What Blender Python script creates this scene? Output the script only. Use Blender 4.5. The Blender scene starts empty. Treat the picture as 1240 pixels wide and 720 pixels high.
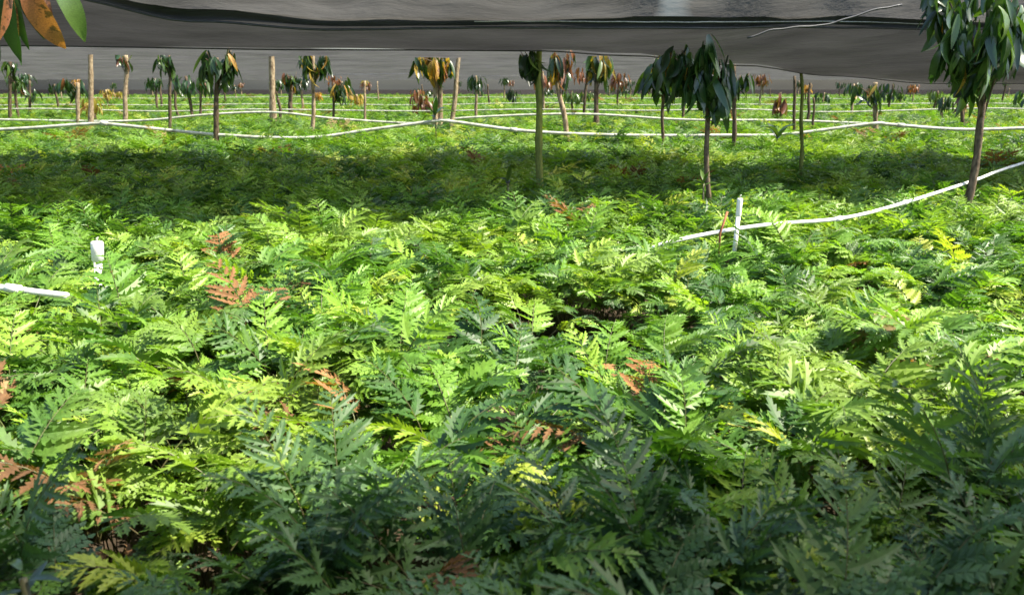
import bpy, math, random
import numpy as np
from mathutils import Vector, Matrix, Euler, noise
R = math.radians
sc = bpy.context.scene
C = sc.collection
rng = random.Random(7)

# ------------------------------------------------------------------ camera
F = 973.0 / 1240.0
CAMZ = 1.5
PITCH = math.atan(255.0 / 973.0)
cam = bpy.data.cameras.new('camera'); cam.sensor_width = 36; cam.lens = 36 * F
cam.clip_start = 0.05; cam.clip_end = 3000
cam.dof.use_dof = True; cam.dof.focus_distance = 5.0; cam.dof.aperture_fstop = 4.0
co = bpy.data.objects.new('camera', cam); C.objects.link(co)
co.location = (0, 0, CAMZ); co.rotation_euler = (math.pi / 2 - PITCH, 0, 0)
sc.camera = co

# ------------------------------------------------------------------ light
SUN_EL, SUN_AZ = 57.0, 98.0      # azimuth clockwise from +Y (the view direction)
w = bpy.data.worlds.new('World'); sc.world = w; w.use_nodes = True
nt = w.node_tree; bg = nt.nodes['Background']
sky = nt.nodes.new('ShaderNodeTexSky'); sky.sky_type = 'NISHITA'; sky.sun_disc = False
sky.sun_elevation = R(SUN_EL); sky.sun_rotation = R(SUN_AZ); sky.dust_density = 2.0
nt.links.new(sky.outputs[0], bg.inputs[0]); bg.inputs[1].default_value = 0.15
sl = bpy.data.lights.new('sun', 'SUN'); sl.energy = 5.0; sl.angle = R(0.5); sl.color = (1, .93, .78)
so = bpy.data.objects.new('sun', sl); C.objects.link(so)
sd = Vector((math.sin(R(SUN_AZ)) * math.cos(R(SUN_EL)), math.cos(R(SUN_AZ)) * math.cos(R(SUN_EL)), math.sin(R(SUN_EL))))
so.rotation_euler = sd.to_track_quat('Z', 'Y').to_euler(); so.location = (8, 0, 12)
sc.view_settings.view_transform = 'Standard'; sc.view_settings.look = 'None'
sc.view_settings.exposure = 1.7; sc.view_settings.gamma = 1
try:
    sc.cycles.max_bounces = 6; sc.cycles.transparent_max_bounces = 12
except Exception: pass

def at(px, py, d):
    """the point at forward distance d that the photograph shows at pixel px, py"""
    X = (px - 620) / 973.0; Y = (360 - py) / 973.0
    v = Vector((X, math.cos(PITCH) + Y * math.sin(PITCH), -math.sin(PITCH) + Y * math.cos(PITCH)))
    v *= d / v.y
    return Vector((v.x, v.y, CAMZ + v.z))
def dist(py, z=.65):
    p = at(620, py, 1.0)
    return (z - CAMZ) / (p.z - CAMZ)

# ------------------------------------------------------------------ materials
def node(nt, t, **k):
    n = nt.nodes.new(t)
    for a, b in k.items(): setattr(n, a, b)
    return n
def ramp(nt, fac, stops):
    r = node(nt, 'ShaderNodeValToRGB'); e = r.color_ramp.elements
    while len(e) < len(stops): e.new(.5)
    for q, (p, c) in zip(e, stops): q.position = p; q.color = (*c, 1)
    nt.links.new(fac, r.inputs[0]); return r.outputs[0]
def mixc(nt, f, a, b, mode='MIX'):
    m = node(nt, 'ShaderNodeMix', data_type='RGBA', blend_type=mode)
    for i, v in ((0, f), (6, a), (7, b)):
        if hasattr(v, 'is_linked') or hasattr(v, 'links'): nt.links.new(v, m.inputs[i])
        elif i == 0: m.inputs[0].default_value = v
        else: m.inputs[i].default_value = (*v, 1)
    return m.outputs[2]
def noi(nt, co, scale, detail=3, rough=.55):
    n = node(nt, 'ShaderNodeTexNoise'); n.inputs['Scale'].default_value = scale
    n.inputs['Detail'].default_value = detail; n.inputs['Roughness'].default_value = rough
    if co is not None: nt.links.new(co, n.inputs['Vector'])
    return n.outputs['Fac']

def leaf_mat(name, stops, patch=None, trans=.35, rough=.42, spec=.45, spots=None):
    m = bpy.data.materials.new(name); m.use_nodes = True; nt = m.node_tree; nt.nodes.clear()
    out = node(nt, 'ShaderNodeOutputMaterial')
    oi = node(nt, 'ShaderNodeObjectInfo'); geo = node(nt, 'ShaderNodeNewGeometry'); tc = node(nt, 'ShaderNodeTexCoord')
    col = ramp(nt, oi.outputs['Random'], stops)
    if patch:
        f = noi(nt, geo.outputs['Position'], patch[0], 3)
        fr = node(nt, 'ShaderNodeMapRange'); nt.links.new(f, fr.inputs[0])
        fr.inputs[1].default_value = .5; fr.inputs[2].default_value = .7
        col = mixc(nt, fr.outputs[0], col, patch[1])
    if spots:
        f = noi(nt, tc.outputs['Object'], spots[0], 4)
        fr = node(nt, 'ShaderNodeMapRange'); nt.links.new(f, fr.inputs[0])
        fr.inputs[1].default_value = .56; fr.inputs[2].default_value = .62
        col = mixc(nt, fr.outputs[0], col, spots[1])
    # fine value grain along the blade
    g = noi(nt, tc.outputs['Object'], 60, 2)
    gr = ramp(nt, g, [(.3, (.75, .75, .75)), (.7, (1.2, 1.2, 1.2))])
    col = mixc(nt, 1.0, col, gr, 'MULTIPLY')
    p = node(nt, 'ShaderNodeBsdfPrincipled'); nt.links.new(col, p.inputs['Base Color'])
    p.inputs['Roughness'].default_value = rough; p.inputs['Specular IOR Level'].default_value = spec
    tr = node(nt, 'ShaderNodeBsdfTranslucent')
    tcol = mixc(nt, 1.0, col, (1.6, 1.75, .5), 'MULTIPLY'); nt.links.new(tcol, tr.inputs[0])
    mx = node(nt, 'ShaderNodeMixShader'); mx.inputs[0].default_value = trans
    nt.links.new(p.outputs[0], mx.inputs[1]); nt.links.new(tr.outputs[0], mx.inputs[2])
    nt.links.new(mx.outputs[0], out.inputs[0]); return m

def solid(name, col, rough=.6, var=None, scale=8, bump=0, spec=.5, stretch=None):
    m = bpy.data.materials.new(name); m.use_nodes = True; nt = m.node_tree
    p = nt.nodes['Principled BSDF']; tc = node(nt, 'ShaderNodeTexCoord'); v = tc.outputs['Object']
    if stretch:
        mp = node(nt, 'ShaderNodeMapping'); mp.inputs['Scale'].default_value = stretch
        nt.links.new(v, mp.inputs[0]); v = mp.outputs[0]
    f = noi(nt, v, scale, 5, .65)
    c = ramp(nt, f, [(.35, col), (.65, var or tuple(min(1, x * 1.25) for x in col))])
    nt.links.new(c, p.inputs['Base Color']); p.inputs['Roughness'].default_value = rough
    p.inputs['Specular IOR Level'].default_value = spec
    if bump:
        b = node(nt, 'ShaderNodeBump'); b.inputs['Strength'].default_value = bump; b.inputs['Distance'].default_value = .01
        nt.links.new(f, b.inputs['Height']); nt.links.new(b.outputs[0], p.inputs['Normal'])
    return m

def net_mat(name, col, k, trans=.5, crease=.6):
    """woven black shade net: a steep ray finds the holes, a grazing one meets only yarn (T = 1 - k / cos)"""
    m = bpy.data.materials.new(name); m.use_nodes = True; nt = m.node_tree; nt.nodes.clear()
    out = node(nt, 'ShaderNodeOutputMaterial'); geo = node(nt, 'ShaderNodeNewGeometry')
    mp = node(nt, 'ShaderNodeMapping'); mp.inputs['Scale'].default_value = (.5, 1.6, 1.6)
    nt.links.new(geo.outputs['Position'], mp.inputs[0])
    f = noi(nt, mp.outputs[0], 1.6, 6, .6)
    c = ramp(nt, f, [(.3, tuple(x * .68 for x in col)), (.7, tuple(x * 1.38 for x in col))])  # stretched tone streaks paint in the light and dark of folds
    mp2 = node(nt, 'ShaderNodeMapping'); mp2.inputs['Scale'].default_value = (3, 14, 14)
    nt.links.new(geo.outputs['Position'], mp2.inputs[0])
    f2 = noi(nt, mp2.outputs[0], 1.2, 3, .6)
    bmp = node(nt, 'ShaderNodeBump'); bmp.inputs['Strength'].default_value = crease; bmp.inputs['Distance'].default_value = .03
    nt.links.new(f2, bmp.inputs['Height'])
    d = node(nt, 'ShaderNodeBsdfPrincipled'); nt.links.new(c, d.inputs['Base Color']); d.inputs['Roughness'].default_value = .5
    d.inputs['Specular IOR Level'].default_value = .35; nt.links.new(bmp.outputs[0], d.inputs['Normal'])
    t = node(nt, 'ShaderNodeBsdfTranslucent'); nt.links.new(c, t.inputs[0]); nt.links.new(bmp.outputs[0], t.inputs['Normal'])
    m1 = node(nt, 'ShaderNodeMixShader'); m1.inputs[0].default_value = trans
    nt.links.new(d.outputs[0], m1.inputs[1]); nt.links.new(t.outputs[0], m1.inputs[2])
    dot = node(nt, 'ShaderNodeVectorMath', operation='DOT_PRODUCT')
    nt.links.new(geo.outputs['Normal'], dot.inputs[0]); nt.links.new(geo.outputs['Incoming'], dot.inputs[1])
    ab = node(nt, 'ShaderNodeMath', operation='ABSOLUTE'); nt.links.new(dot.outputs['Value'], ab.inputs[0])
    dv = node(nt, 'ShaderNodeMath', operation='DIVIDE'); dv.inputs[0].default_value = k; nt.links.new(ab.outputs[0], dv.inputs[1])
    sb = node(nt, 'ShaderNodeMath', operation='SUBTRACT', use_clamp=True); sb.inputs[0].default_value = 1; nt.links.new(dv.outputs[0], sb.inputs[1])
    tp = node(nt, 'ShaderNodeBsdfTransparent')
    m2 = node(nt, 'ShaderNodeMixShader'); nt.links.new(sb.outputs[0], m2.inputs[0])
    nt.links.new(m1.outputs[0], m2.inputs[1]); nt.links.new(tp.outputs[0], m2.inputs[2])
    nt.links.new(m2.outputs[0], out.inputs[0]); return m

M = {}
M['fern'] = leaf_mat('fern_green', [(0, (.030, .075, .020)), (.25, (.048, .115, .020)), (.5, (.090, .19, .024)), (.75, (.14, .27, .030)), (.9, (.20, .31, .035)), (1, (.30, .33, .05))],
                     patch=(1.1, (.19, .28, .04)), trans=.34, rough=.45, spec=.30)
M['fern_shade'] = leaf_mat('fern_green_shaded', [(0, (.034, .085, .026)), (1, (.07, .135, .04))], trans=.28, rough=.5, spec=.35)  # darker copy of the fern green: front-row shade put into the colour
M['fern_dead'] = leaf_mat('fern_rusty', [(0, (.08, .042, .02)), (.4, (.15, .08, .035)), (.75, (.26, .12, .045)), (1, (.32, .24, .12))], trans=.3, rough=.7, spec=.2)
M['tleaf'] = leaf_mat('tree_leaf_green', [(0, (.012, .030, .009)), (.55, (.022, .058, .013)), (1, (.07, .12, .022))], trans=.22, rough=.3, spec=.6)
M['tleaf_y'] = leaf_mat('tree_leaf_yellow', [(0, (.30, .24, .04)), (1, (.42, .22, .05))], trans=.4, rough=.45, spec=.4, spots=(6, (.15, .06, .02)))
M['tleaf_r'] = leaf_mat('tree_leaf_rust', [(0, (.12, .05, .025)), (1, (.24, .09, .035))], trans=.3, rough=.35, spec=.5, spots=(9, (.06, .03, .012)))
M['stem'] = solid('frond_stem', (.07, .05, .02), .6, (.09, .11, .03), 20)
M['bark'] = solid('bark_brown', (.04, .028, .018), .9, (.17, .125, .08), 26, 1.0, .2, (1, 1, .35))
M['bark_pale'] = solid('bark_pale', (.13, .085, .05), .85, (.46, .36, .23), 22, 1.0, .2, (1, 1, .4))
M['bark_moss'] = solid('bark_mossy', (.07, .09, .025), .9, (.20, .22, .05), 14, .7, .2, (1, 1, .35))
M['pvc'] = solid('white_pvc', (.60, .59, .52), .45, (.80, .79, .75), 14)
M['pvc_worn'] = solid('weathered_pvc', (.26, .27, .20), .7, (.58, .58, .50), 7)
M['soil'] = solid('soil', (.022, .016, .010), .95, (.06, .042, .026), 6, .8, .2)
M['wire'] = solid('black_wire', (.012, .012, .012), .5, (.03, .03, .03), 20)
M['rope'] = solid('pale_rope', (.16, .16, .15), .8, (.30, .29, .27), 30)
M['rust'] = solid('rusty_iron', (.16, .05, .02), .8, (.30, .11, .04), 20, .5)
M['net_dense'] = net_mat('dense_shade_net', (.029, .028, .028), .75, .4, .5)
M['net_light'] = net_mat('sun_pale_shade_net', (.058, .056, .053), .74, .6, 1.0)  # paler than the dense net: sun through the cloth put into its colour
M['net_double'] = net_mat('doubled_shade_net', (.03, .03, .03), .715, .3, .5)
M['net_thin'] = net_mat('thin_shade_net', (.062, .060, .063), .21, .5, 1.0)

# ------------------------------------------------------------------ helpers
def mesh(name, V, Fc, mat, smooth=False):
    me = bpy.data.meshes.new(name); me.from_pydata([tuple(v) for v in V], [], Fc)
    me.materials.append(mat)
    if smooth: me.polygons.foreach_set('use_smooth', [True] * len(me.polygons))
    me.update(); return me
def link(name, data, parent=None, loc=None, rot=None, scl=None):
    o = bpy.data.objects.new(name, data); C.objects.link(o)
    if parent is not None: o.parent = parent
    if loc is not None: o.location = loc
    if rot is not None: o.rotation_euler = rot
    if scl is not None: o.scale = (scl,) * 3 if isinstance(scl, (int, float)) else scl
    return o
def tag(o, label=None, cat=None, group=None, kind=None):
    for k, v in (('label', label), ('category', cat), ('group', group), ('kind', kind)):
        if v: o[k] = v
    return o
def thing(name, label, cat, loc, group=None, rz=0):
    o = bpy.data.objects.new(name, None); C.objects.link(o); o.empty_display_size = .1
    o.location = loc; o.rotation_euler = (0, 0, rz); return tag(o, label, cat, group)
def tube(P, rad, n=7, V=None, Fc=None, cap=True):
    V = [] if V is None else V; Fc = [] if Fc is None else Fc
    P = [Vector(p) for p in P]; base = len(V); ref = None
    for i, p in enumerate(P):
        t = (P[min(i + 1, len(P) - 1)] - P[max(i - 1, 0)]).normalized()
        a = Vector((0, 0, 1)) if abs(t.z) < .9 else Vector((1, 0, 0))
        if ref is not None: a = ref
        u = (a - t * a.dot(t)).normalized(); v = t.cross(u); ref = u
        r = rad[i] if hasattr(rad, '__len__') else rad
        for k in range(n):
            an = 2 * math.pi * k / n
            V.append(p + (u * math.cos(an) + v * math.sin(an)) * r)
    for i in range(len(P) - 1):
        for k in range(n):
            a = base + i * n + k; b = base + i * n + (k + 1) % n
            Fc.append((a, b, b + n, a + n))
    if cap:
        Fc.append(tuple(base + k for k in range(n))[::-1]); e = base + (len(P) - 1) * n
        Fc.append(tuple(e + k for k in range(n)))
    return V, Fc

# ------------------------------------------------------------------ fern fronds
def frond_geo(seed, lod=0, blade=.36, stipe=.24, a0=14, a1=95, wid=.15, pairs=10, lobes=6, fat=.26, toothed=None):
    r = random.Random(seed); V = []; Fc = []
    n = 14; L = blade + stipe; P = []; T = []; p = Vector((0, 0, 0)); sway = r.uniform(-.25, .25)
    for i in range(n + 1):
        t = i / n; a = R(a0 + (a1 - a0) * t ** 1.7)
        d = Vector((sway * t * .5, math.sin(a), math.cos(a))).normalized()
        P.append(p.copy()); T.append(d); p = p + d * (L / n)
    def at_t(t):
        x = min(t * n, n - 1e-4); i = int(x); f = x - i
        return P[i].lerp(P[i + 1], f), T[i].lerp(T[i + 1], f).normalized()
    rad = [.0026 * (1 - .8 * i / n) for i in range(n + 1)]
    step = 1 if lod == 0 else 3
    idx = list(range(0, n + 1, step))
    if idx[-1] != n: idx.append(n)
    tube([P[i] for i in idx], [rad[i] for i in idx], 4 if lod == 0 else 3, V, Fc, False)
    nstem = len(Fc)
    t0 = stipe / L
    for i in range(pairs):
        u = i / pairs
        for s in (-1, 1):
            t = t0 + (1 - t0) * (u + (.03 if s > 0 else 0)) * .97
            c, tan = at_t(t)
            side = Vector((s, 0, 0)); side = (side - tan * side.dot(tan)).normalized()
            nor = (side.cross(tan) * s).normalized()
            if nor.z < 0 and False: nor = -nor
            ln = wid * ((1 - u) ** .8) * (1 if i else .86) * r.uniform(.85, 1.12) + .012
            phi = R(66 - 20 * u + r.uniform(-9, 9)); up = r.uniform(-.25, .35)
            d0 = (tan * math.cos(phi) + side * math.sin(phi) + nor * up).normalized()
            m = max(1, int(round(lobes * ln / wid + .6)))
            if lod: m = max(1, int(m * .75))
            curl = r.uniform(-1.6, -.1); tw = s * r.uniform(-.25, .75)
            wd = nor.cross(d0).normalized()
            if wd.dot(tan) < 0: wd = -wd
            q = c.copy(); d = d0.copy(); stp = ln / (m + .6)
            if toothed:
                m = max(3, int(round(ln / wid * (5 if toothed > .21 else 6.5)))) if lod == 0 else max(2, int(round(ln / wid * 4))); stp = ln / m; b0 = len(V); fold = r.uniform(.15, .5)
                V.append(q.copy())
                for j in range(m):
                    v = j / m
                    d = (d + nor * curl * .10 + tan * .07).normalized()
                    wdir = nor.cross(d).normalized(); wdir = wdir if wdir.dot(wd) > 0 else -wdir; up_ = nor * math.cos(tw) - wdir * math.sin(tw); wdir = wdir * math.cos(tw) + nor * math.sin(tw)
                    hw = ln * toothed * (1 - v) ** .75 * (.8 if j == 0 else 1) * r.uniform(.85, 1.12) + .003
                    q2 = q + d * stp; a = len(V)
                    tp = q + d * stp * 1.15; nt_ = q2
                    dep = .24 + .3 * v
                    V.extend([tp + wdir * hw + up_ * hw * fold, tp - wdir * hw + up_ * hw * fold, q2 + wdir * hw * dep + up_ * hw * dep * fold, q2 - wdir * hw * dep + up_ * hw * dep * fold, q2])
                    pc = b0 if j == 0 else a - 1
                    pl_, pr_ = (pc, pc) if j == 0 else (a - 3, a - 2)
                    if j == 0:
                        Fc.append((pc, a, a + 2, a + 4)); Fc.append((pc, a + 4, a + 3, a + 1))
                    else:
                        Fc.append((pc, pl_, a, a + 2)); Fc.append((pc, a + 2, a + 4)); Fc.append((pc, a + 4, a + 3)); Fc.append((pc, a + 3, a + 1, pr_))
                    q = q2
                a = len(V); V.append(q + d * stp * .9); Fc.append((a - 1, a - 3, a)); Fc.append((a - 1, a, a - 2))
                continue
            for j in range(m + 1):
                v = j / (m + .6)
                d = (d + nor * curl * .12 + tan * .05).normalized()
                wdir = nor.cross(d).normalized(); wdir = wdir if wdir.dot(wd) > 0 else -wdir; wdir = (wdir * math.cos(tw) + nor * math.sin(tw)).normalized()
                if j == m:
                    leaflet(V, Fc, q, d, wdir, nor, stp * 1.5, stp * .45, lod, r); break
                q2 = q + d * stp
                pl = ln * fat * (1 - v) ** .5 * (1.1 if j else .85) + .006
                for e in (-1, 1):
                    dd = (d * .72 + wdir * e * .85 + nor * r.uniform(-.15, .1)).normalized()
                    ww = (d - dd * d.dot(dd)).normalized()
                    leaflet(V, Fc, q + d * stp * (.25 if e > 0 else 0), dd, ww, nor, pl * r.uniform(.85, 1.15), max(stp * .50, pl * .29), lod, r)
                q = q2
    return V, Fc, nstem
def leaflet(V, Fc, o, d, w, n, ln, hw, lod, r):
    b = len(V); dr = -n * ln * r.uniform(.02, .2)
    if lod == 0:
        V.extend([o, o + d * ln + dr, o + d * ln * .30 + w * hw - n * hw * .25, o + d * ln * .68 + w * hw * .58 + dr * .5,
                  o + d * ln * .30 - w * hw - n * hw * .25, o + d * ln * .68 - w * hw * .58 + dr * .5])
        Fc.append((b, b + 1, b + 3, b + 2)); Fc.append((b, b + 4, b + 5, b + 1))
    else:
        V.extend([o, o + d * ln * .45 + w * hw, o + d * ln + dr, o + d * ln * .45 - w * hw])
        Fc.append((b, b + 3, b + 2, b + 1))
def frond_mesh(seed, mat, lod=0, **k):
    V, Fc, ns = frond_geo(seed, lod, **k)
    me = mesh('frond', V, Fc, mat); me.materials.append(M['stem'])
    mi = [1] * ns + [0] * (len(Fc) - ns); me.polygons.foreach_set('material_index', mi); return me
G = [frond_mesh(i, M['fern'], blade=.205 + .02 * (i % 4), stipe=.28 + .03 * (i % 3), a0=4 + 6 * (i % 4), a1=88 + 13 * (i % 5), wid=.084 + .012 * (i % 3), pairs=8 + i % 3, lobes=(4.6, 4, 5.2)[i % 3], fat=(.31, .36, .28)[i % 3], toothed=(.22, .30, .25, None, .19)[i % 5]) for i in range(12)]
GC = [frond_mesh(40 + i, M['fern_shade'], blade=.29 + .03 * i, stipe=.33, a0=5 + 5 * i, a1=75 + 16 * i, wid=.112, pairs=11, lobes=5, fat=.32, toothed=(.19, None, .17)[i]) for i in range(3)]
GU = [frond_mesh(80 + i, M['fern_shade'], blade=.42, stipe=.38, a0=3 + 3 * i, a1=52 + 18 * i, wid=.145, pairs=13, toothed=.15 + .015 * i) for i in range(3)]
GD = [frond_mesh(60 + i, M['fern_dead'], blade=.28, stipe=.30, a0=8, a1=90 + 18 * i, wid=.12, pairs=9, toothed=.17) for i in range(3)]

def hump(x, y):
    return noise.noise(Vector((x * .9, y * .9, 3.3))) * .5 + noise.noise(Vector((x * 2.6, y * 2.6, 8))) * .25

def make_fern(x, y, label, group, fronds=8, mats=None, scl=1.0, dead=0, cat='fern', name='fern', z=0):
    f = thing(name, label, cat, (x, y, z), group)
    h = rng.random() * 6.28
    for k in range(fronds):
        src = rng.choice(mats or G)
        if k < dead: src = rng.choice(GD)
        az = h + k * 2 * math.pi / fronds + rng.uniform(-.4, .4)
        if dead > 2 and k < dead: s_up = 1; az = math.pi + (k - dead / 2 + .5) * .55
        tilt = R(rng.uniform(-14, 16))
        s = scl * rng.uniform(.82, 1.16) * (1.0 if k % 3 else .9)
        o = link('frond', src, f, (rng.uniform(-.03, .03), rng.uniform(-.03, .03), -.01))
        o.rotation_euler = (Matrix.Rotation(az, 3, 'Z') @ Matrix.Rotation(-tilt, 3, 'X') @ Matrix.Rotation(rng.uniform(-.35, .35), 3, 'Y')).to_euler()
        o.scale = (s, s, s)
        if k < dead: o['label'] = 'withered orange-brown frond'
    return f

# ------------------------------------------------------------------ ground
def ground():
    V = []; Fc = []; nx = ny = 60; S = 1
    xs = np.linspace(-1, 1, nx + 1); xs = np.sign(xs) * np.abs(xs) ** 2.2 * 400
    for y in xs:
        for x in xs:
            q = math.exp(-(x * x + y * y) / 900)
            V.append((x, y + 20, hump(x, y + 20) * .05 * q - .02))
    for j in range(ny):
        for i in range(nx):
            a = j * (nx + 1) + i; Fc.append((a, a + 1, a + nx + 2, a + nx + 1))
    return tag(link('ground', mesh('ground', V, Fc, M['soil'], True)), kind='structure')
ground()

# ------------------------------------------------------------------ shade cloth
def interp(x, tab):
    for (a, *va), (b, *vb) in zip(tab, tab[1:]):
        if x <= b:
            t = max(0, min(1, (x - a) / (b - a))); t = t * t * (3 - 2 * t)
            return [p + (q - p) * t for p, q in zip(va, vb)]
    return tab[-1][1:]
def sheet(name, rows, mat, label, nu=120, nv=10, wr=.012, group=None, seed=0):
    """rows: functions u -> Vector; cloth lofted between them with a sagging, creased surface"""
    V = []; Fc = []; m = (len(rows) - 1) * nv
    for j in range(m + 1):
        s = j / nv; i = min(int(s), len(rows) - 2); f = s - i
        for k in range(nu + 1):
            u = k / nu; p = rows[i](u).lerp(rows[i + 1](u), f)
            nz = noise.noise(Vector((p.x * .35, p.y * 2.2, seed))) * 2 + noise.noise(Vector((p.x * 1.1, p.y * 6, seed + 5))) * .8
            V.append(Vector((p.x, p.y, p.z + nz * wr)))
    for j in range(m):
        for k in range(nu):
            a = j * (nu + 1) + k; Fc.append((a, a + 1, a + nu + 2, a + nu + 1))
    o = link(name, mesh(name, V, Fc, mat, True))
    return tag(o, label, 'shade cloth', group)
def cable(fn, u0, u1, rad, mat, name, label, cat, off=(0, 0, 0), n=90, jit=0):
    P = []
    for i in range(n + 1):
        p = fn(u0 + (u1 - u0) * i / n) + Vector(off)
        p.z += noise.noise(Vector((i * .35, 4, 1))) * jit; P.append(p)
    V, Fc = tube(P, rad, 6)
    return tag(link(name, mesh(name, V, Fc, mat, True)), label, cat)
# panel B: tables over photo x of (depth, photo y) for each of its lines
def line(tab):
    def f(u):
        px = -1500 + u * 4200
        d, py = interp(px, tab); return at(px, py, d)
    return f
nearE = line([(-1500, 6.4, -40), (0, 6.5, -48), (620, 6.3, -45), (1000, 7.4, -30), (1240, 7.9, -22), (2700, 8.2, -22)])
_near = nearE
nearE = lambda u: _near(u) + Vector((0, .16 * math.sin(u * 95) + .13 * math.sin(u * 230 + 1), 0))
seamL = line([(-1500, 7.2, -35), (60, 7.0, -10), (240, 7.1, 22), (400, 7.2, 32), (620, 7.2, 29), (830, 7.4, 30), (1000, 8.0, 29), (1140, 8.4, 32), (1400, 8.6, 30), (2700, 8.8, 20)])
sagS = line([(-1500, 8.1, 50), (0, 8.1, 54), (400, 8.1, 59), (650, 8.1, 60), (760, 8.3, 66), (900, 9.2, 78), (1000, 9.8, 90), (1130, 10.4, 100), (1300, 10.8, 100), (2700, 11, 80)])
U = lambda px: (px + 1500) / 4200
def back(dy, z):
    def f(u):
        p = sagS(u); k_ = max(0, min(1, (u - U(760)) / .07)); return Vector((p.x, p.y + dy * (1 - .74 * k_) + (.35 * math.sin(p.x * 1.1) + .2 * math.sin(p.x * 2.7) if dy > 2 else 0), z))
    return f
sheet('shade_cloth', [nearE, seamL], M['net_light'], 'wrinkled lighter grey shade cloth along the top edge, nearest of the overhead sheets', 260, 16, .022, 'shade cloths', 1)
sheet('shade_cloth', [lambda u: seamL(u) + Vector((0, -.08, .07)), lambda u: seamL(u) + Vector((0, .01, -.012)), sagS, back(1.0, 2.18), back(4.0, 2.42)], M['net_dense'], 'smooth dark charcoal shade cloth sagging low above the second row of trees', 240, 12, .014, 'shade cloths', 2)
# overhead, behind the camera's upper edge
def edgeA(u):
    x = -14 + 28 * u
    y = 1.80 + .16 * math.sin(x * 1.3 + .8) + max(0, x - .5) * .48 + .10 * math.sin(x * 4)
    return Vector((x + 1.0, min(y, 3.6), 2.12))
sheet('shade_cloth', [lambda u: Vector((-14 + 28 * u, -3.6, 2.2)), lambda u: Vector((-14 + 28 * u, -1, 2.1)), edgeA], M['net_double'], 'dark shade cloth stretched over the shaded ferns at the very front', 80, 10, .01, 'shade cloths', 3)
# far panels, each slung between two cables
d0 = 10.9; k = 0; pend = []
while d0 < 84:
    wdt = 4.2 + 1.1 * math.sin(k * 2.1); d1 = d0 + wdt; sag = .12 + .05 * math.sin(k * 1.7 + 1); zc = 2.30 + .03 * math.sin(k * 3.3)
    def cb(kk, d, z):
        ph = kk * 1.9
        return lambda u: Vector((-96 + 192 * u, d + .5 * math.sin(ph + u * 11), z + .05 * math.sin(ph * 2 + u * 70)))
    def md(A, B, f, dz):
        return lambda u: A(u).lerp(B(u), f) - Vector((0, 0, dz))
    A = cb(k, d0, 2.30); B = cb(k + 1, d1, 2.30); B2 = (lambda B: lambda u: B(u) + Vector((0, .06, -.008)))(B)
    if k in (1, 3): cable(A, .3, .7, .009, M['wire'], 'support_cable', 'black cable carrying the thin cloth, %s beyond the sagging sheet' % ('nearest' if k == 1 else 'second'), 'cable', (0, 0, -.03), 140, .01)
    pend.append((d0, d1, [A, md(A, B, .2, sag * .7), md(A, B, .45, sag), md(A, B, .75, sag * .8), B2]))
    d0 = d1; k += 1
ordn = ['first', 'second', 'third', 'fourth', 'fifth', 'sixth', 'seventh', 'eighth', 'ninth', 'tenth', 'eleventh', 'twelfth', 'thirteenth', 'fourteenth', 'fifteenth', 'sixteenth', 'seventeenth', 'eighteenth', 'nineteenth', 'twentieth']
for i, (a, b, rows) in enumerate(pend):
    sheet('shade_cloth', rows, M['net_thin'], 'thin grey shade cloth strip over the far rows, %s beyond the sagging charcoal sheet' % ordn[i], 260, 6, .03, 'shade cloths', 10 + i)
def wallrow(z, b):
    return lambda u: Vector((-95 + 190 * u, 84.5 + b * math.sin(u * 60), z))
sheet('shade_cloth', [wallrow(2.5, 0), wallrow(1.0, .3), wallrow(0, .4)], M['net_dense'], 'dark shade cloth wall hanging down at the far end of the field', 160, 3, .02, 'shade cloths', 50)

# cables in the cloth
cable(seamL, .0, 1, .010, M['wire'], 'support_cable', 'black cable along the seam between the lighter and charcoal sheets', 'cable', (0, -.03, -.03), 160, .01)
U = lambda px: (px + 1500) / 4200
cable(seamL, U(575), U(1140), .005, M['rope'], 'rope', 'thin pale rope strung under the wrinkled sheet at upper right', 'rope', (0, -.12, .012), 60, .004)
cable(lambda u: sagS(u) + Vector((0, -.01, -.012)), .0, 1, .007, M['wire'], 'hem_cord', 'thin black hem cord along the lowest sag of the charcoal sheet', 'cord', n=160, jit=.004)
def strut(u):
    a, b = at(905, 46, 7.0), at(1092, 8, 7.1); p = a.lerp(b, u); p.z += .02 * math.sin(u * 9); return p
cable(strut, 0, 1, .008, M['wire'], 'support_cable', 'slanting black cable crossing the cloth seam at upper right', 'cable', n=30, jit=.01)

# ------------------------------------------------------------------ trees
def leaf_geo(seed, L=1.0, W=.24, bend=.5):
    r = random.Random(seed); V = []; Fc = []; n = 7
    p = Vector((0, 0, 0)); a = R(20)
    rows = []
    for i in range(n + 1):
        t = i / n; h = W * .5 * math.sin(math.pi * min(1, t * .94 + .05)) ** .8 * (1.15 - .35 * t)
        d = Vector((0, math.cos(a), -math.sin(a)))
        nrm = Vector((0, math.sin(a), math.cos(a)))
        wv = .04 * math.sin(t * 11 + seed)
        rows.append((p + Vector((-h, 0, 0)) + nrm * (.35 * h + wv * h * 2), p.copy(), p + Vector((h, 0, 0)) + nrm * (.35 * h - wv * h * 2)))
        p = p + d * (L / n); a += bend / n
    for q in rows: V.extend(q)
    for i in range(n):
        b = i * 3; Fc.append((b, b + 1, b + 4, b + 3)); Fc.append((b + 1, b + 2, b + 5, b + 4))
    return V, Fc
LM = {}
for nm, mk_ in (('g', 'tleaf'), ('y', 'tleaf_y'), ('r', 'tleaf_r')):
    LM[nm] = []
    for i in range(4):
        V, Fc = leaf_geo(i, 1, .20 + .03 * i, .3 + .35 * i); LM[nm].append(mesh('leaf', V, Fc, M[mk_], True))

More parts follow.
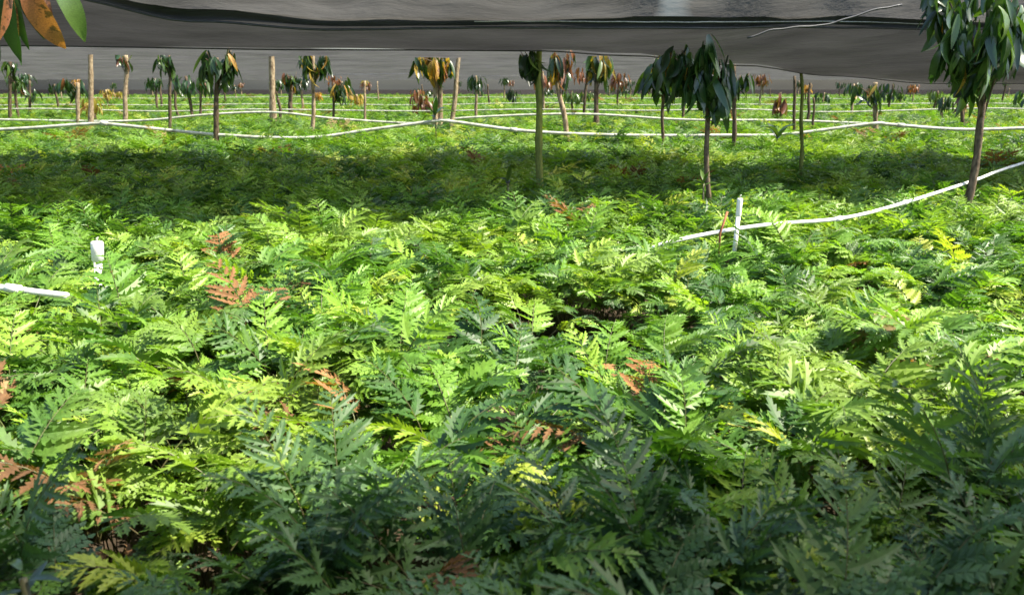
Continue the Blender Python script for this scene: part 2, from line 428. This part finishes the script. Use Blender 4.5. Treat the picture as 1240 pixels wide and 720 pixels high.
def trunk_mesh(H, r0, r1, lean=(0, 0), seed=0, name='trunk', mat=None, kn=.022):
    P = []; n = 16
    for i in range(n + 1):
        t = i / n
        P.append((lean[0] * t + kn * 2 * noise.noise(Vector((t * 3, seed, 0))), lean[1] * t + kn * 2 * noise.noise(Vector((t * 3, seed, 9))), H * t))
    rr = [(r0 + (r1 - r0) * i / n) * (1 + .32 * noise.noise(Vector((i * 1.3, seed, 4)))) * (1.25 if i == 0 else 1) for i in range(n + 1)]
    V, Fc = tube(P, rr, 9); return mesh(name, V, Fc, mat, True), P

def tree(px, ybase, ytop, wpx, bark, label, crown=None, d=None, lean_px=0, name='tree', group='small trees holding up the cloth', zbase=.65, r_top=.7, extra_trunk=None, cat='tree'):
    """crown: (centre px, centre py top, width px, drop px, leaf length m, n leaves, {'g':..,'y':..,'r':..})"""
    d = d or dist(ybase, zbase)
    b = at(px, ybase, d); t = at(px + lean_px, ytop, d)
    H = t.z
    dz = t.z - b.z; sl_ = (t.x - b.x) / dz if dz else 0
    bx = b.x - sl_ * b.z
    root = thing(name, label, cat, (bx, d, 0), group)
    pxm = d / 973.0 * 1.03
    lean = sl_ * H
    me, P = trunk_mesh(H, wpx * pxm * .43, wpx * pxm * .43 * r_top, (lean, 0), px, 'trunk', M[bark])
    link('trunk', me, root)
    if extra_trunk:
        for (xb, xt, yt, ww, bk) in extra_trunk:
            bb = at(xb, ybase, d); tt = at(xt, yt, d)
            me2, _ = trunk_mesh(tt.z, ww * pxm * .5, ww * pxm * .4, ((tt.x - bb.x) * 1.3, .05), xb, 'trunk', M[bk])
            o2 = link('trunk', me2, root, (bb.x - bx, .06, 0))
    if crown:
        cx, cy, wp, dp, ll, nl, mixm = crown; nl = int(nl * 1.9) if nl < 100 else nl; ll *= 1.15; cy = cy - 5 if cy < 75 and nl < 100 else cy; dp = dp * 1.12; mixm = {k_: v_ * (2 if k_ == 'g' else 1) for k_, v_ in mixm.items()}
        c = at(cx, cy, d); rx = wp * pxm * .5; dr = dp * pxm
        r = random.Random(px)
        nb = max(3, min(7, nl // 6)); tips = []
        for q in range(nb):
            az = q * 2 * math.pi / nb + r.uniform(-.4, .4); rr = rx * r.uniform(.35, .62)
            s0 = Vector(P[10 + q % 5]); s0.z = min(s0.z, c.z - CAMZ + CAMZ - dr * .15)
            tip = Vector((c.x - bx + math.cos(az) * rr, math.sin(az) * rr * .8, c.z - dr * r.uniform(0, .45)))
            mid = s0.lerp(tip, .5) + Vector((0, 0, .04))
            V, Fc = tube([s0, mid, tip], [.012, .009, .005] if rx > .25 else [.008, .006, .004], 5)
            link('branch', mesh('branch', V, Fc, M['bark'], True), root); tips.append((s0, mid, tip, az))
        keys = [kk for kk, n_ in mixm.items() for _ in range(n_)]
        for q in range(nl):
            s0, mid, tip, az = r.choice(tips); f = r.random() ** .6
            o = (mid.lerp(tip, f)) + Vector((r.uniform(-1, 1) * rx * .12, r.uniform(-1, 1) * rx * .12, r.uniform(-.3, .25) * dr * .4))
            yaw = az + r.uniform(-1.8, 1.8)
            pit = R(r.uniform(30, 88)); L = ll * r.uniform(.65, 1.2)
            lf = link('leaf', r.choice(LM[r.choice(keys)]), root, o)
            lf.rotation_euler = (Matrix.Rotation(yaw - math.pi / 2, 3, 'Z') @ Matrix.Rotation(-pit, 3, 'X') @ Matrix.Rotation(r.uniform(-.6, .6), 3, 'Y')).to_euler()
            lf.scale = (L, L, L)
    return root

T = tree
T(110, 152, 55, 8, 'bark_pale', 'bare pale trunk rising to the cloth beside the short stump at left')
T(94, 140, 100, 6, 'bark_pale', 'short pale stump beside the tall bare trunk near the left edge', d=20, name='tree_stump', cat='stump')
T(152, 148, 64, 7, 'bark_pale', 'thin tan tree with a shrivelled brown crown, second from the left edge', crown=(150, 66, 30, 18, .24, 14, {'r': 2, 'g': 2}))
T(206, 152, 66, 5, 'bark', 'thin brown tree with two dark drooping tufts left of the green topped tree', crown=(198, 64, 40, 20, .30, 18, {'g': 1}), lean_px=-1)
T(262, 160, 70, 8, 'bark', 'dark trunked tree with broad pale green drooping leaves under the cloth', crown=(264, 62, 74, 26, .36, 34, {'g': 5, 'y': 1}), d=15)
T(331, 148, 52, 10, 'bark_pale', 'thick pale crooked trunk without leaves, left of the pale trunk with yellowing leaves', lean_px=-3)
T(352, 138, 92, 7, 'bark', 'squat brown tree with a dark crown behind the thick crooked trunk', crown=(352, 86, 34, 26, .36, 16, {'g': 3, 'r': 2, 'y': 1}))
T(379, 154, 60, 6, 'bark_pale', 'slim pale trunk under dark and yellowing drooping leaves left of centre', crown=(380, 60, 60, 24, .34, 34, {'g': 4, 'y': 2}))
T(404, 143, 100, 4, 'bark', 'low leafy green tree on a short dark stem left of centre', crown=(414, 92, 34, 34, .36, 22, {'g': 3, 'y': 1}))
T(442, 142, 98, 4, 'bark_pale', 'short thin pale post in the middle distance left of centre', name='wooden_post', cat='post', d=21, group='posts')
T(527, 150, 60, 8, 'bark_pale', 'tree with orange and green hanging leaves and two pale slanting trunks', crown=(524, 60, 66, 36, .40, 46, {'g': 3, 'y': 4, 'r': 1}), extra_trunk=[(533, 531, 50, 6, 'bark_pale'), (543, 553, 50, 6, 'bark_pale')])
T(653, 208, 52, 11, 'bark_moss', 'tall mossy green trunk in the middle, nearest of the central trunks', crown=(642, 62, 38, 26, .24, 16, {'g': 1}), d=8.5)
T(686, 162, 72, 8, 'bark_pale', 'leaning pale trunk with orange leaves just right of the mossy trunk', crown=(680, 62, 46, 26, .34, 30, {'y': 3, 'r': 2, 'g': 1}), lean_px=-17)
T(722, 148, 72, 8, 'bark', 'brown trunk with a yellow-green drooping crown right of centre', crown=(728, 66, 54, 28, .42, 34, {'g': 3, 'y': 2}))
T(803, 162, 74, 5, 'bark', 'slender dark leaved tree half hidden behind the big drooping crown', crown=(800, 68, 44, 46, .45, 30, {'g': 5, 'y': 1}), d=14)
T(857, 212, 62, 8, 'bark', 'young tree with a full dark umbrella of drooping leaves, right of centre', crown=(847, 48, 132, 100, .27, 230, {'g': 16, 'y': 1}), d=7.7, zbase=.6)
T(889, 166, 78, 7, 'bark', 'brown trunk with a few pale leaves right of the dark umbrella crown', crown=(900, 86, 26, 16, .28, 8, {'g': 2, 'y': 1}))
T(945, 143, 112, 5, 'bark', 'small brown withered tree left of the two thin posts', crown=(945, 110, 24, 22, .40, 12, {'r': 2, 'y': 1}))
T(970, 186, 88, 6, 'bark_moss', 'thin greenish trunk with a broken pale top, right of centre', d=9.8)
T(962, 146, 92, 5, 'bark', 'short dark trunk just behind the thin greenish trunk', d=18)
T(985, 147, 118, 4, 'bark', 'tiny dark stump right of the thin greenish trunk', d=19, name='tree_stump', cat='stump')
T(1060, 154, 100, 8, 'bark_pale', 'tan yellowish trunk with sparse pale leaves left of the big right tree', crown=(1050, 100, 64, 18, .36, 14, {'g': 3, 'y': 2}))
T(1165, 152, 112, 6, 'bark', 'pair of short brown trunks behind the big right tree', extra_trunk=[(1170, 1172, 114, 4, 'bark')], crown=(1166, 108, 20, 14, .3, 8, {'r': 2, 'y': 1}))
T(1177, 222, 60, 11, 'bark', 'tall dark tree with a heavy drooping crown at the right edge of the field', crown=(1192, -34, 170, 150, .30, 280, {'g': 18, 'y': 1}), d=7.4, lean_px=22, r_top=.8)
T(12, 140, 72, 5, 'bark', 'thin dark tree at the left edge behind the big rusty leaf', crown=(10, 70, 30, 24, .34, 14, {'g': 1, 'y': 0}))
T(36, 135, 98, 4, 'bark', 'small dark topped tree between the left edge tree and the pale stump', crown=(34, 98, 26, 22, .4, 12, {'g': 3, 'r': 1}))
T(243, 140, 84, 4, 'bark', 'thin dark withered tree behind the broad leaved green tree at left', crown=(246, 84, 20, 30, .4, 12, {'g': 3, 'r': 1}))
T(96, 138, 100, 3, 'bark', 'small dark crowned tree behind the bare tall trunk at left', crown=(84, 92, 40, 16, .38, 14, {'g': 3, 'r': 1}), d=23)
# tree standing just outside the left edge, its leaves reach into view
lt = thing('tree', 'near tree at the top left corner with a large rust coloured leaf', 'tree', (-3.35, 4.6, 0), 'small trees holding up the cloth')
me, P = trunk_mesh(2.35, .05, .03, (.05, 0), 5, 'trunk', M['bark']); link('trunk', me, lt)
for a_, b_ in (((0, 0, 1.9), (.45, -.1, 2.2)), ((0, 0, 1.8), (.35, .1, 2.05)), ((.02, 0, 2.0), (.85, -.05, 2.22)), ((0, 0, 2), (-.5, .3, 2.2))):
    V, Fc = tube([a_, Vector(a_).lerp(Vector(b_), .5) + Vector((0, 0, .06)), b_], [.012, .009, .006], 5)
    link('branch', mesh('branch', V, Fc, M['bark'], True), lt)
def left_leaf(px0, py0, px1, py1, key, wsc=1.0, dd=4.6, roll=0, lab=None, i=0):
    a, b = at(px0, py0, dd), at(px1, py1, dd - .1); v = b - a; L = v.length
    q = v.to_track_quat('Y', 'Z'); o = link('leaf', LM[key][i], lt, a - lt.location)
    o.rotation_euler = (q.to_matrix() @ Matrix.Rotation(roll, 3, 'Y')).to_euler(); o.scale = (L * wsc, L, L)
    if lab: o['label'] = lab
left_leaf(28, -22, 56, 66, 'r', 1.25, 4.4, .8, 'large rust coloured leaf', 2)
left_leaf(8, -30, 38, 44, 'r', 1.2, 4.6, -.7)
left_leaf(40, -35, 68, 34, 'r', 1.0, 4.5, .3)
left_leaf(72, -25, 104, 40, 'g', 1.4, 4.5, .5, None, 1)
for a in ((-5, -20, 6, 74, 'g', 1.2, 4.7, .3), (2, -30, -4, 66, 'g', 1.3, 4.6, -.4), (12, -20, 12, 58, 'g', 1.0, 4.8, .1), (20, -30, 30, 45, 'g', 1.2, 4.9, .6),
          (-20, 0, -12, 70, 'g', 1.2, 4.7, .2), (5, -25, 22, 40, 'y', .9, 4.8, .2), (40, -40, 52, 20, 'g', 1.2, 4.8, .3), (0, -10, 40, 66, 'g', .7, 4.9, .2), (60, -50, 80, 5, 'g', 1.2, 4.7, .2)):
    left_leaf(*a)
# distant trees
def crown_mesh(seed, n, W, H, ll):
    n = int(n * 1.5)
    r = random.Random(seed); V = []; Fc = []
    lv, lf = leaf_geo(seed % 5, 1, .28, .6)
    for i in range(n):
        az = r.uniform(0, 6.28); rr = W * math.sqrt(r.random()) * .5
        o = Vector((math.cos(az) * rr, math.sin(az) * rr, r.uniform(-H * .6, .1 * H)))
        mt = Matrix.Translation(o) @ Matrix.Rotation(az - math.pi / 2 + r.uniform(-1, 1), 4, 'Z') @ Matrix.Rotation(-R(r.uniform(20, 80)), 4, 'X') @ Matrix.Scale(ll * r.uniform(.7, 1.1), 4)
        b = len(V); V.extend([mt @ v for v in lv]); Fc.extend([tuple(b + q for q in f) for f in lf])
    return V, Fc
CM = []
for i in range(8):
    V, Fc = crown_mesh(i, 26, .55 + .1 * (i % 3), .5, .32); CM.append(mesh('crown', V, Fc, M['tleaf_r' if i == 7 else ('tleaf_y' if i == 6 else 'tleaf')], True))
TM = [trunk_mesh(1.8, .05, .035, (.06 * (i - 2), 0), i, 'trunk', M['bark_pale' if i % 2 else 'bark'])[0] for i in range(5)]
zones = [(-9, 'left'), (-3, 'left of centre'), (3, 'centre'), (9, 'right of centre'), (99, 'right')]
r = random.Random(21)
for d in (24, 29, 35, 42, 50, 60, 72):
    n = int(4 + d * .27)
    for i in range(n):
        X = (-.68 + 1.36 * (i + r.uniform(.1, .9)) / n) * d
        zt = r.choice([1.2, 1.35, 1.6, 1.8, 2.0])
        a = X / d
        where = 'far left' if a < -.38 else 'left of centre' if a < -.12 else 'centre' if a < .12 else 'right of centre' if a < .38 else 'far right'
        how = 'nearer' if d < 32 else 'far off' if d < 55 else 'farthest'
        ti = r.randrange(5); ci_ = r.randrange(8) if r.random() < .8 else -1
        look = ('bare topped', 'dark leaved', 'yellow leaved', 'rusty leaved')[0 if ci_ < 0 else 1 if ci_ < 6 else ci_ - 4]
        bk = 'pale trunked' if ti % 2 else 'brown trunked'; th = 'short' if zt < 1.5 else 'tall' if zt > 1.9 else 'middling'
        t = thing('tree', '%s %s %s tree %s in the rows, %s' % (th, look, bk, how, where), 'tree', (X, d + r.uniform(-2, 2), 0), '%s background trees, %s' % (how, where), r.uniform(0, 6))
        link('trunk', TM[ti], t, scl=(1, 1, zt / 1.8))
        if ci_ >= 0: link('crown', CM[ci_], t, (0, 0, zt), (0, 0, r.uniform(0, 6)), r.uniform(.8, 1.25))

# broad leaved seedling between pipe and thin trunk
def rosette(px, py, d, n, L, label, matk='g', rise=(35, 75), zoff=0):
    b = at(px, py, d); t = thing('young_plant', label, 'plant', (b.x, d, 0)); r = random.Random(px)
    V, Fc = tube([(0, 0, 0), (.01, 0, b.z * .6), (0, 0, b.z)], [.012, .010, .008], 6); link('stem', mesh('stem', V, Fc, M['stem'], True), t)
    for i in range(n):
        lf = link('leaf', LM[matk][i % 4], t, (0, 0, b.z + r.uniform(-.04, .03)))
        lf.rotation_euler = (Matrix.Rotation(i * 2.4, 3, 'Z') @ Matrix.Rotation(R(r.uniform(*rise)), 3, 'X')).to_euler(); s = L * r.uniform(.7, 1.1); lf.scale = (s, s, s)
rosette(941, 166, 13.5, 9, .42, 'young palm-like plant with upright green leaves below the thin trunks')
rosette(527, 140, 15, 6, .45, 'bright green broad leaved seedling at the foot of the twin pale trunks')
rosette(615, 222, 7.4, 5, .22, 'pale broad leaved seedling standing up from ferns near the mossy trunk')
rosette(852, 222, 7.2, 6, .2, 'small green leaved sprout at the foot of the umbrella tree')
rosette(28, 700, 1.38, 4, .09, 'bright green seedling in the shade at the bottom left corner')

# ------------------------------------------------------------------ pipes
def pipe(pts, rad, mat, label, n=12, group='white irrigation pipes', sub=6, coup=()):
    P = []
    q = [Vector(p) for p in pts]
    for i in range(len(q) - 1):
        p0, p1, p2, p3 = q[max(i - 1, 0)], q[i], q[i + 1], q[min(i + 2, len(q) - 1)]
        for k in range(sub):
            t = k / sub
            P.append(.5 * ((2 * p1) + (-p0 + p2) * t + (2 * p0 - 5 * p1 + 4 * p2 - p3) * t * t + (-p0 + 3 * p1 - 3 * p2 + p3) * t ** 3))
    P.append(q[-1])
    root = thing('irrigation_pipe', label, 'pipe', q[0], group)
    V, Fc = tube([p - q[0] for p in P], rad, n); link('pipe_run', mesh('pipe_run', V, Fc, M[mat], True), root)
    for c in coup:
        i = min(int(c * (len(P) - 1)), len(P) - 2); a = P[i] - q[0]; dd = (P[i + 1] - P[i]).normalized() * rad * 2.2
        V, Fc = tube([a - dd, a - dd * .95, a + dd * .95, a + dd], [rad * 1.1, rad * 1.38, rad * 1.38, rad * 1.1], n)
        link('coupling', mesh('coupling', V, Fc, M[mat], True), root)
    return root
main = [(-420, 150), (-200, 163), (0, 157), (110, 150), (140, 151), (260, 163), (370, 167), (450, 157), (525, 147), (545, 147), (640, 159), (760, 164), (880, 164), (950, 163), (1055, 150), (1080, 151), (1170, 157), (1300, 154), (1450, 160), (1650, 152)]
pipe([at(x, y, 15.0) for x, y in main], .030, 'pvc_worn', 'long white pipe slung across the field, nearest and most wavy of the crosswise pipes', coup=(.2, .52, .8))
sec = [(-300, 138), (60, 146), (170, 146), (250, 139), (330, 136), (410, 144), (520, 150), (560, 143), (700, 138), (830, 145), (960, 146), (1100, 152)]
pipe([at(x, y, 20.0) for x, y in sec], .027, 'pvc_worn', 'white pipe just behind the wavy nearest crosswise pipe')
for d, yb, lab in ((25.5, 132, 'third'), (35, 125.5, 'fourth'), (52, 118, 'fifth')):
    r = random.Random(int(d)); pts = []
    for i in range(17):
        x = -500 + i * 140 + r.uniform(-40, 40); pts.append(at(x, yb + (2.6 if i % 2 else -.6) * 20 / d + r.uniform(-.6, 1.6), d))
    pipe(pts, .019, 'pvc_worn', 'thin distant white pipe across the field, %s row counted from the wavy one' % lab)
# right slanting pipe
rp = [(790, 300), (815, 292), (880, 279), (940, 271), (1015, 265), (1080, 250), (1178, 219), (1240, 197), (1400, 150)]
dep = [5.5, 5.5, 5.7, 5.9, 6.1, 6.5, 7.6, 8.9, 13]
pipe([at(x, y, d_) for (x, y), d_ in zip(rp, dep)], .0145, 'pvc', 'white pipe slanting up through the ferns to the right edge', coup=(.52, .66))
lp = [(-260, 360), (-80, 346), (0, 348), (40, 353), (82, 358)]
pipe([at(x, y, 3.93 - .0004 * x) for x, y in lp], .017, 'pvc', 'short visible white pipe lying in ferns at the left edge', coup=(.62,))
def riser(px, yb, yt, d, r0, label, cap=1.6):
    b, t = at(px, yb, d), at(px + 1, yt, d); h = t.z
    root = thing('sprinkler_riser', label, 'sprinkler riser', (b.x, d, 0), 'white sprinkler risers')
    root.rotation_euler = (0, R(5 if r0 > .02 else 2), 0)
    V, Fc = tube([(0, 0, 0), (0, 0, h * .9)], r0, 12); link('riser_tube', mesh('riser_tube', V, Fc, M['pvc'], True), root)
    hh = t.z - b.z; s = h - hh * .55
    V, Fc = tube([(0, 0, s), (0, 0, s + .008), (0, 0, h - .01), (0, 0, h)], [r0 * 1.05, r0 * cap, r0 * cap * 1.08, r0 * cap * .95], 14); link('cap', mesh('cap', V, Fc, M['pvc'], True), root)
    V, Fc = tube([(0, 0, h - .003), (0, 0, h + .02), (.008, 0, h + .024)], [.006, .005, .003], 8); link('nozzle', mesh('nozzle', V, Fc, M['pvc_worn'], True), root)
    return root
riser(110, 336, 292, 4.3, .021, 'short white capped riser standing in ferns at the left', 1.45)
riser(889, 280, 240, 5.65, .016, 'thin white riser standing by the slanting pipe at the right', 1.2)
for x, y, d_ in ((262, 160, 15.02), (540, 147, 15.05), (1060, 150, 15.05)): pass
# rusty stake leaning at the riser
a, b = at(872, 282, 5.5), at(881, 256, 5.52)
V, Fc = tube([Vector((0, 0, -a.z)), Vector((0, 0, 0)), b - a], .008, 7)
tag(link('stake', mesh('stake', V, Fc, M['rust'], True), None, a), 'small rusty stake leaning beside the thin white riser', 'stake')

# ------------------------------------------------------------------ ferns: 300 individuals, nearest first
special = [  # px, py of the tip area, depth, scale, fronds, kind, label
    (850, 560, 1.5, 1.04, 7, 'c', 'tall shade-toned fern with upright fronds in the shade right of centre at the front'),
    (390, 520, 1.8, 1.08, 7, 'c', 'tall shade-toned fern with spreading fronds at front left, above the shaded bed'),
    (1215, 470, 2.0, 1.16, 6, 'c', 'tall shade-toned fern reaching up in front of sunlit ferns at the right edge'),
    (680, 715, 1.15, .82, 7, 'c', 'shade-toned fern with a blurred near frond at the bottom centre'),
    (-5, 520, 1.8, .98, 6, 'c', 'tall shade-toned fern cut off by the left edge'),
    (110, 520, 2.25, 1.0, 8, 'd', 'fern with large orange-brown withered fronds in the sun at left'),
    (405, 468, 2.55, 1.0, 8, 'd', 'fern with a rusty frond just behind the tall shade-toned fern at left'),
    (230, 590, 1.85, .98, 8, 'd', 'shaded fern with small rust coloured fronds at front left'),
    (215, 400, 3.0, 1.0, 8, 'd', 'sunlit fern with a small rusty frond left of centre'),
    (290, 340, 3.6, 1.0, 8, 'd', 'sunlit fern with a pinkish brown frond behind the left sunlit bed'),
    (25, 455, 2.7, 1.0, 8, 'd', 'fern with tan withered fronds near the left edge'),
    (690, 435, 2.8, .9, 7, 'd', 'low fern with brown withered fronds beside a dark gap in the middle'),
    (520, 580, 1.9, .95, 8, 'd', 'fern with yellow-orange fronds where the sun ends, left of centre'),
    (500, 655, 1.4, 1.0, 7, 'd', 'shaded fern with reddish brown fronds at the bottom left of centre'),
    (745, 480, 2.4, .9, 7, 'd', 'low fern with reddish fronds in the middle of the sunlit bed'),
    (106, 368, 3.95, 1.25, 9, 'g', 'bright fern growing in front of the short white capped riser'),
    (150, 372, 4.0, 1.1, 9, 'g', 'bright fern just right of the short white capped riser'),
    (78, 385, 3.7, 1.0, 9, 'g', 'bright fern in front of the short white pipe at left'),
    (893, 300, 5.4, 1.12, 9, 'g', 'bright fern growing in front of the thin white riser'),
    (978, 285, 5.7, 1.5, 9, 'g', 'tall bright fern covering the slanting pipe right of the thin riser'),
    (835, 305, 5.2, 1.1, 9, 'g', 'bright fern below the lower end of the slanting pipe'),
    (1010, 370, 3.3, .95, 8, 'd', 'sunlit fern with a few yellow-brown fronds right of centre'),
]
pts = []
for px, py, d, s, nf, kd, lab in special:
    p = at(px, py, d)
    make_fern(p.x, d + .05, lab, 'ferns in the bed', 9 if kd == 'g' else nf, (GU + GC[:1]) if kd == 'c' else None, s * ((1.12 if d < 2 else 1.3) if kd == 'd' else 1), ((4 if px == 110 else 2 if d > 2 else 1) if kd == 'd' else 0))
    pts.append((p.x, d + .05))
def inframe(x, y):
    return y > .98 and abs(x) < .665 * y + .18
cand = []
r = random.Random(5); sp = .285
j = 0; yy = .9
while yy < 9:
    i0 = int(9 / sp)
    for i in range(-i0, i0 + 1):
        x = (i + .5 * (j % 2)) * sp + r.uniform(-.09, .09); y = yy + r.uniform(-.09, .09)
        if (hump(x, y) < -.06 and r.random() < .5 or r.random() < .03) and y > 1.6: continue
        if inframe(x, y) and min(math.hypot(x - a, y - b) for a, b in pts) > .17: cand.append((y, x))
    yy += sp * .9; j += 1
cand.sort(); near = cand[:292 - len(special)]
DL = near[-1][0]
print('individual ferns reach to', DL, 'of', len(cand))
def place(x, y, sz):
    a = (x / y + .64) / 1.28
    cols = ('at the left edge', 'near the left edge', 'below the left trees', 'left of the mossy trunk', 'below the mossy trunk', 'right of the mossy trunk', 'below the umbrella tree', 'right of the thin riser', 'near the right edge', 'at the right edge')
    c = cols[min(9, max(0, int(a * 10)))]
    rows = ((1.35, 'nearest dark fern', 'front shade'), (1.65, 'dark green fern', 'front shade'), (1.95, 'green fern', 'middle of front shade'), (2.3, 'green fern', 'edge of front shade'), (2.65, 'bright fern', 'start of the sun'),
            (3.0, 'bright green fern', 'near sunlit bed'), (3.4, 'bright green fern', 'sun before the left riser'), (3.85, 'light green fern', 'sun beyond the left riser'), (4.4, 'light green fern', 'sun before the thin riser'),
            (5.0, 'light green fern', 'sun beyond the thin riser'), (5.7, 'small fern', 'back of sunlit bed'), (99, 'small fern', 'last sunlit rows'))
    for lim, what, rw in rows:
        if y < lim: break
    size = 'very tall ' if sz > 1.3 else 'tall ' if sz > 1.14 else 'low ' if sz < .96 else ''
    return '%s%s %s, %s' % (size, what, 'in ' + rw, c), 'ferns in the %s, %s' % (rw, c)
for y, x in near:
    h = hump(x, y); sz = (1.08 if y < 2.2 else 1.14) + .62 * h + rng.uniform(-.10, .10)
    lab, grp = place(x, y, sz)
    make_fern(x, y, lab, grp, 11, (GC + GC + G[:4]) if y < 1.75 else (GC + G) if y < 2.1 else None, sz, 1 if rng.random() < (.03 if y < 1.9 else .05) else 0)  # frontmost plants take fronds with shade in their colour

byl = {}
for o in C.objects:
    if o.parent is None and o.get('category') in ('fern', 'tree') and o.get('label'): byl.setdefault(o['label'], []).append(o)
for lb, os_ in byl.items():
    if len(os_) == 2 and len(lb.split()) < 16:
        os_.sort(key=lambda o: o.location.y)
        for o, wd in zip(os_, (', nearer', ', farther')): o['label'] = lb + wd
    elif len(os_) > 3:
        os_.sort(key=lambda o: o.location.y); nn = len(os_)
        for i_, o in enumerate(os_):
            wd = 'nearest' if i_ == 0 else 'farthest' if i_ == nn - 1 else ordn[i_] + ' nearest'
            if len(lb.split()) + len(wd.split()) <= 16: o['label'] = lb + ', ' + wd
    elif len(os_) == 3 and len(lb.split()) < 16:
        os_.sort(key=lambda o: o.location.x / o.location.y)
        for o, wd in zip(os_, (', leftmost', ', middle', ', rightmost')): o['label'] = lb + wd

# ------------------------------------------------------------------ the rest of the bed: stuff
protos = bpy.data.collections.new('fern_clump_kinds')
for i in range(6):
    V = []; Fc = []; mi = []; r = random.Random(100 + i)
    for k in range(8):
        v, f, ns = frond_geo(200 + i * 10 + k, 1, blade=.31, stipe=.28, a0=r.uniform(4, 22), a1=r.uniform(78, 120), wid=.115, pairs=8, toothed=r.uniform(.20, .26))
        mt = Matrix.Rotation(k * math.pi / 4 + r.uniform(-.3, .3), 4, 'Z') @ Matrix.Rotation(R(r.uniform(-14, 14)), 4, 'X') @ Matrix.Scale(r.uniform(.85, 1.15), 4)
        b = len(V); V.extend([mt @ q for q in v]); Fc.extend([tuple(b + q for q in ff) for ff in f]); 
        dead = (i == 5 and k < 5)
        mi += [1] * ns + [2 if dead else 0] * (len(f) - ns)
    me = mesh('fern_clump', V, Fc, M['fern']); me.materials.append(M['stem']); me.materials.append(M['fern_dead'])
    me.polygons.foreach_set('material_index', mi)
    o = bpy.data.objects.new('fern_clump_%d' % i, me); protos.objects.link(o)
PV = []; rot = []; scl = []; ind = []
r = random.Random(9)
taken = set((round(x / .1), round(y / .1)) for y, x in near)
y = -4.0; j = 0
while y < 82:
    s = .30 if y < 14 else .34 if y < 30 else .42
    hw = 8 if y < 6 else .75 * y + 5
    i0 = int(hw / s)
    for i in range(-i0, i0 + 1):
        x = (i + .5 * (j % 2)) * s + r.uniform(-.11, .11); yy = y + r.uniform(-.11, .11)
        if inframe(x, yy) and yy < DL + .05: continue
        if yy < 1.02 and yy > -.45 and abs(x) < .5: continue
        h = hump(x, yy) if yy < 20 else hump(x * .5, yy * .5)
        PV.append((x, yy, -.01)); rot.append((r.uniform(-.12, .12), r.uniform(-.12, .12), r.uniform(0, 6.28)))
        scl.append((1.16 + .4 * h + (r.uniform(-.3, .3) if yy > 11 else r.uniform(-.08, .08))) * (s / .30) ** .55); ind.append(5 if r.random() < .014 else r.randrange(5))
    y += s * .9; j += 1
print('clumps', len(PV))
pm = bpy.data.meshes.new('fern_bed'); pm.from_pydata(PV, [], [])
for nm, tp, key, data in (('rot', 'FLOAT_VECTOR', 'vector', np.array(rot, 'f').ravel()), ('scl', 'FLOAT', 'value', scl), ('ind', 'INT', 'value', ind)):
    at_ = pm.attributes.new(nm, tp, 'POINT'); at_.data.foreach_set(key, data)
bed = tag(link('fern_bed', pm), 'dense field of green ferns running back under the shade cloth', 'fern field', kind='stuff')
ng = bpy.data.node_groups.new('scatter', 'GeometryNodeTree')
ng.interface.new_socket('Geometry', in_out='INPUT', socket_type='NodeSocketGeometry')
ng.interface.new_socket('Geometry', in_out='OUTPUT', socket_type='NodeSocketGeometry')
gi = ng.nodes.new('NodeGroupInput'); go = ng.nodes.new('NodeGroupOutput')
ci = ng.nodes.new('GeometryNodeCollectionInfo'); ci.inputs['Collection'].default_value = protos
ci.inputs['Separate Children'].default_value = True; ci.inputs['Reset Children'].default_value = True
ip = ng.nodes.new('GeometryNodeInstanceOnPoints'); ip.inputs['Pick Instance'].default_value = True
def na(nm, t):
    n = ng.nodes.new('GeometryNodeInputNamedAttribute'); n.data_type = t; n.inputs['Name'].default_value = nm; return n.outputs['Attribute']
e2r = ng.nodes.new('FunctionNodeEulerToRotation'); ng.links.new(na('rot', 'FLOAT_VECTOR'), e2r.inputs[0])
ng.links.new(gi.outputs[0], ip.inputs['Points']); ng.links.new(ci.outputs[0], ip.inputs['Instance'])
ng.links.new(na('ind', 'INT'), ip.inputs['Instance Index']); ng.links.new(e2r.outputs[0], ip.inputs['Rotation'])
ng.links.new(na('scl', 'FLOAT'), ip.inputs['Scale']); ng.links.new(ip.outputs[0], go.inputs[0])
md = bed.modifiers.new('scatter', 'NODES'); md.node_group = ng
